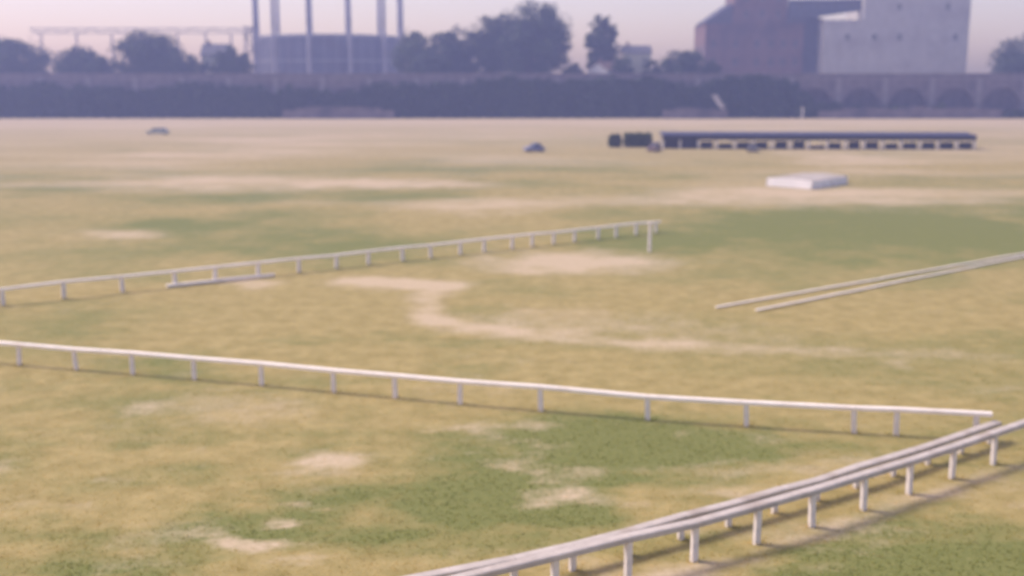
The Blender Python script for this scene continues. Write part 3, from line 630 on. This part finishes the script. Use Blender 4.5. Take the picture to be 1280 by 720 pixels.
cv = empty('conveyor_bridge', (104.0, 428, 0)); tag(cv, 'dark enclosed conveyor bridge high between the brick mill and the pale building', 'bridge')
mb = MB(); mb.loft([[(x,0,z0),(x,3.6,z0),(x,3.6,z1),(x,0,z1)] for x, z0, z1 in ((0,33.5,40.2),(6,33.8,40.2),(27.5,36.8,40.4))]); mb.build('gallery', 'dark_sheet', cv)
mb = MB(); mb.loft([[(x,-.3,z),(x,3.9,z),(x,3.9,z+.4),(x,-.3,z+.4)] for x, z in ((-.2,40.21),(27.5,40.42))]); mb.build('roof', 'slate', cv)
for x in (3.2, 9.5, 16, 22): mb = MB(); mb.box(x,x+1.6,-.06,-.003,37.6,39.2); mb.build('window', 'glass', cv)

pl = empty('pale_mill_building', (116.3, 425, 0)); tag(pl, 'pale grey rendered mill building with few small windows, right of the brick mill', 'mill')
mb = MB(); mb.box(0, 54, 0, 22, -.3, 32.6); mb.build('wall', 'pale_wall', pl)
mb = MB(); mb.box(14.4, 54, 0.004, 21.99, 32.603, 46); mb.build('upper_wall', 'pale_wall', pl)
mb = MB(); mb.box(-.25, 14.39, -.25, 22.2, 32.61, 33.1); mb.build('parapet', 'pale_wall', pl)
mb = MB(); mb.loft([[(14.0,-.4,46.01),(54.4,-.4,46.01),(54.4,22.4,46.01),(14.0,22.4,46.01)],[(20,11,51),(48,11,51),(48,11.5,51),(20,11.5,51)]]); mb.build('roof', 'slate', pl)
windows(pl, [8.9, 18.8, 28.3, 40, 49], [8.0, 26.0], 0, 1.5, 2.0, 'pale_wall', skip=((1,0),(3,0),(3,1)))
windows(pl, [27.5, 45.5], [37.0], .004, 1.5, 2.0, 'pale_wall')
for z in (12, 21): mb = MB(); mb.box(54.003,54.12,2,20,z,z+.4); mb.build('side_band', 'pale_wall', pl)

# ------------------------------------------------------------------ houses on the rise behind the viaduct
def house(name, label, x, y, rz, w_, d_, eave, ridge, wall, roof, gable_front=True, wins=()):
    root = empty(name, (x, y, 0), rz); tag(root, label, 'house', 'small houses behind the viaduct')
    mb = MB()
    if gable_front:
        pr = [(-w_/2, -.3), (w_/2, -.3), (w_/2, eave), (0, ridge), (-w_/2, eave)]; mb.loft([[(a, yy, z) for a, z in pr] for yy in (0, d_)])
    else:
        pr = [(0, -.3), (d_, -.3), (d_, eave), (d_/2, ridge), (0, eave)]; mb.loft([[(xx_, a, z) for a, z in pr] for xx_ in (-w_/2, w_/2)])
    mb.build('wall', wall, root); mb = MB(); t = .22
    if gable_front:
        for s in (-1, 1): mb.loft([[(s*(w_/2+.4), yy, eave-.25), (0, yy, ridge+.01), (0, yy, ridge+t), (s*(w_/2+.4), yy, eave-.25+t)] for yy in (-.4, d_+.4)])
    else:
        for a, c in ((-.4, d_/2), (d_+.4, d_/2)): mb.loft([[(xx_, a, eave-.25), (xx_, c, ridge+.01), (xx_, c, ridge+t), (xx_, a, eave-.25+t)] for xx_ in (-w_/2-.4, w_/2+.4)])
    rf = mb.build('roof', roof, root)
    mb = MB(); mb.box(-w_*.3-.5, -w_*.3+.5, d_*.45, d_*.45+.9, eave, ridge+1.2); mb.box(-w_*.3-.3, -w_*.3-.05, d_*.45+.3, d_*.45+.6, ridge+1.2, ridge+1.7); mb.build('chimney', 'brick', rf)
    windows(root, [v[0] for v in wins], sorted({v[1] for v in wins}), 0, 1.1, 1.4, wall)
house('white_gabled_house', 'small bright white gabled house just above the viaduct below the narrow tree', 29.0, 384, R(-38), 7.2, 10, 15.0, 17.2, 'house_white', 'tile', True, [(-1.8, 11.0), (1.8, 11.0)])
house('cream_house', 'cream house with dark low roof between the narrow tree and the brick mill', 43.2, 392, 0, 9.6, 9, 20.6, 22.9, 'house_cream', 'slate', False, [(-2.6, 17.4), (2.6, 17.4)])
house('cream_cottage', 'cream house half hidden by trees left of the gasholder', -104.3, 398, 0, 9.5, 9, 20.0, 23.6, 'house_cream', 'slate', False, [(-2.6, 16.6), (2.6, 16.6)])

# ------------------------------------------------------------------ trees behind the viaduct
T = [('broadleaf_tree','broad dome-shaped dark tree left of the pipe bridge end',-124.4,390,28.3,13.5,'leaf',None,'round',72),
 ('broadleaf_tree','small low tree beside the broad dome-shaped tree',-110.5,383,21.3,6.6,'leaf_b',None,'round',36),
 ('broadleaf_tree','rounded low tree against the left foot of the gasholder',-95.5,386,23.0,8.0,'leaf',None,'round',40),
 ('broadleaf_tree','wide low tree left of the broad dome-shaped tree',-151.4,395,22.6,13.0,'leaf_b',None,'round',55),
 ('broadleaf_tree','leftmost tall tree above the viaduct',-176.0,400,25.6,15,'leaf',None,'round',60),
 ('broadleaf_tree','grey-green tree overlapping the right side of the gasholder',-33.6,400,29.8,9.6,'leaf_l',None,'round',46),
 ('broadleaf_tree','medium tree second right of the gasholder',-21.0,395,31.6,8.8,'leaf_b',None,'round',46),
 ('broadleaf_tree','tall tree leaning into the left side of the largest tree',-7.8,398,35.0,9.8,'leaf',None,'round',54),
 ('broadleaf_tree','largest tree with a high rounded crown, centre',7.2,392,39.2,14.6,'leaf_b',None,'round',100),
 ('broadleaf_tree','low bushy tree under the left flank of the largest tree',-27.5,384,21.5,9,'leaf_b',None,'round',40),
 ('narrow_tree','narrow upright tree with a pointed tip right of the largest tree',31.6,400,35.4,6.6,'leaf',8.0,'round',52),
 ('broadleaf_tree','small bushy tree left against the brick mill',58.0,385,22.4,9.2,'leaf_b',None,'round',46),
 ('broadleaf_tree','low shrub-like tree in front of the cream house',47.5,382,18.6,5.0,'leaf',None,'round',26),
 ('broadleaf_tree','low dark tree at the foot of the narrow upright tree',37.0,386,20.5,4.6,'leaf',None,'round',26),
 ('broadleaf_tree','low bush filling the gap left of the broad dome-shaped tree',-138.5,384,19.6,6.5,'leaf_b',None,'round',28),
 ('broadleaf_tree','low bush below the pipe bridge between two small trees',-104.0,380,17.8,5.0,'leaf',None,'round',24),
 ('broadleaf_tree','low bush between the largest tree and the white gabled house',20.5,384,17.6,4.5,'leaf_b',None,'round',22),
 ('broadleaf_tree','low bush touching the left wall of the brick mill',67.5,384,18.2,5.0,'leaf',None,'round',24),
 ('broadleaf_tree','rightmost tree beyond the pale mill building',182.0,400,27.5,14,'leaf_b',None,'round',50)]
for i, (nm, lb, x, y, tp, hw, m_, ba, shp, cl) in enumerate(T): tree(nm, lb, x, y, tp, hw, m_, ba, shp, seed=i*7, clumps=int(cl*1.5))

# ------------------------------------------------------------------ haze
mb = MB(); mb.box(-540, 540, -110, 640, -1.2, 56)
hm = bpy.data.materials.new('haze'); hm.use_nodes = True; hn = hm.node_tree.nodes
hn.remove(hn['Principled BSDF']); pv = hn.new('ShaderNodeVolumePrincipled')
pv.inputs['Density'].default_value = 0.0012; pv.inputs['Color'].default_value = (.47, .54, 1.0, 1); pv.inputs['Anisotropy'].default_value = 0.2
hm.node_tree.links.new(pv.outputs['Volume'], hn['Material Output'].inputs['Volume'])
hz = mb.build('haze', hm); tag(hz, 'thin lavender haze over the racecourse', 'haze', kind='stuff')
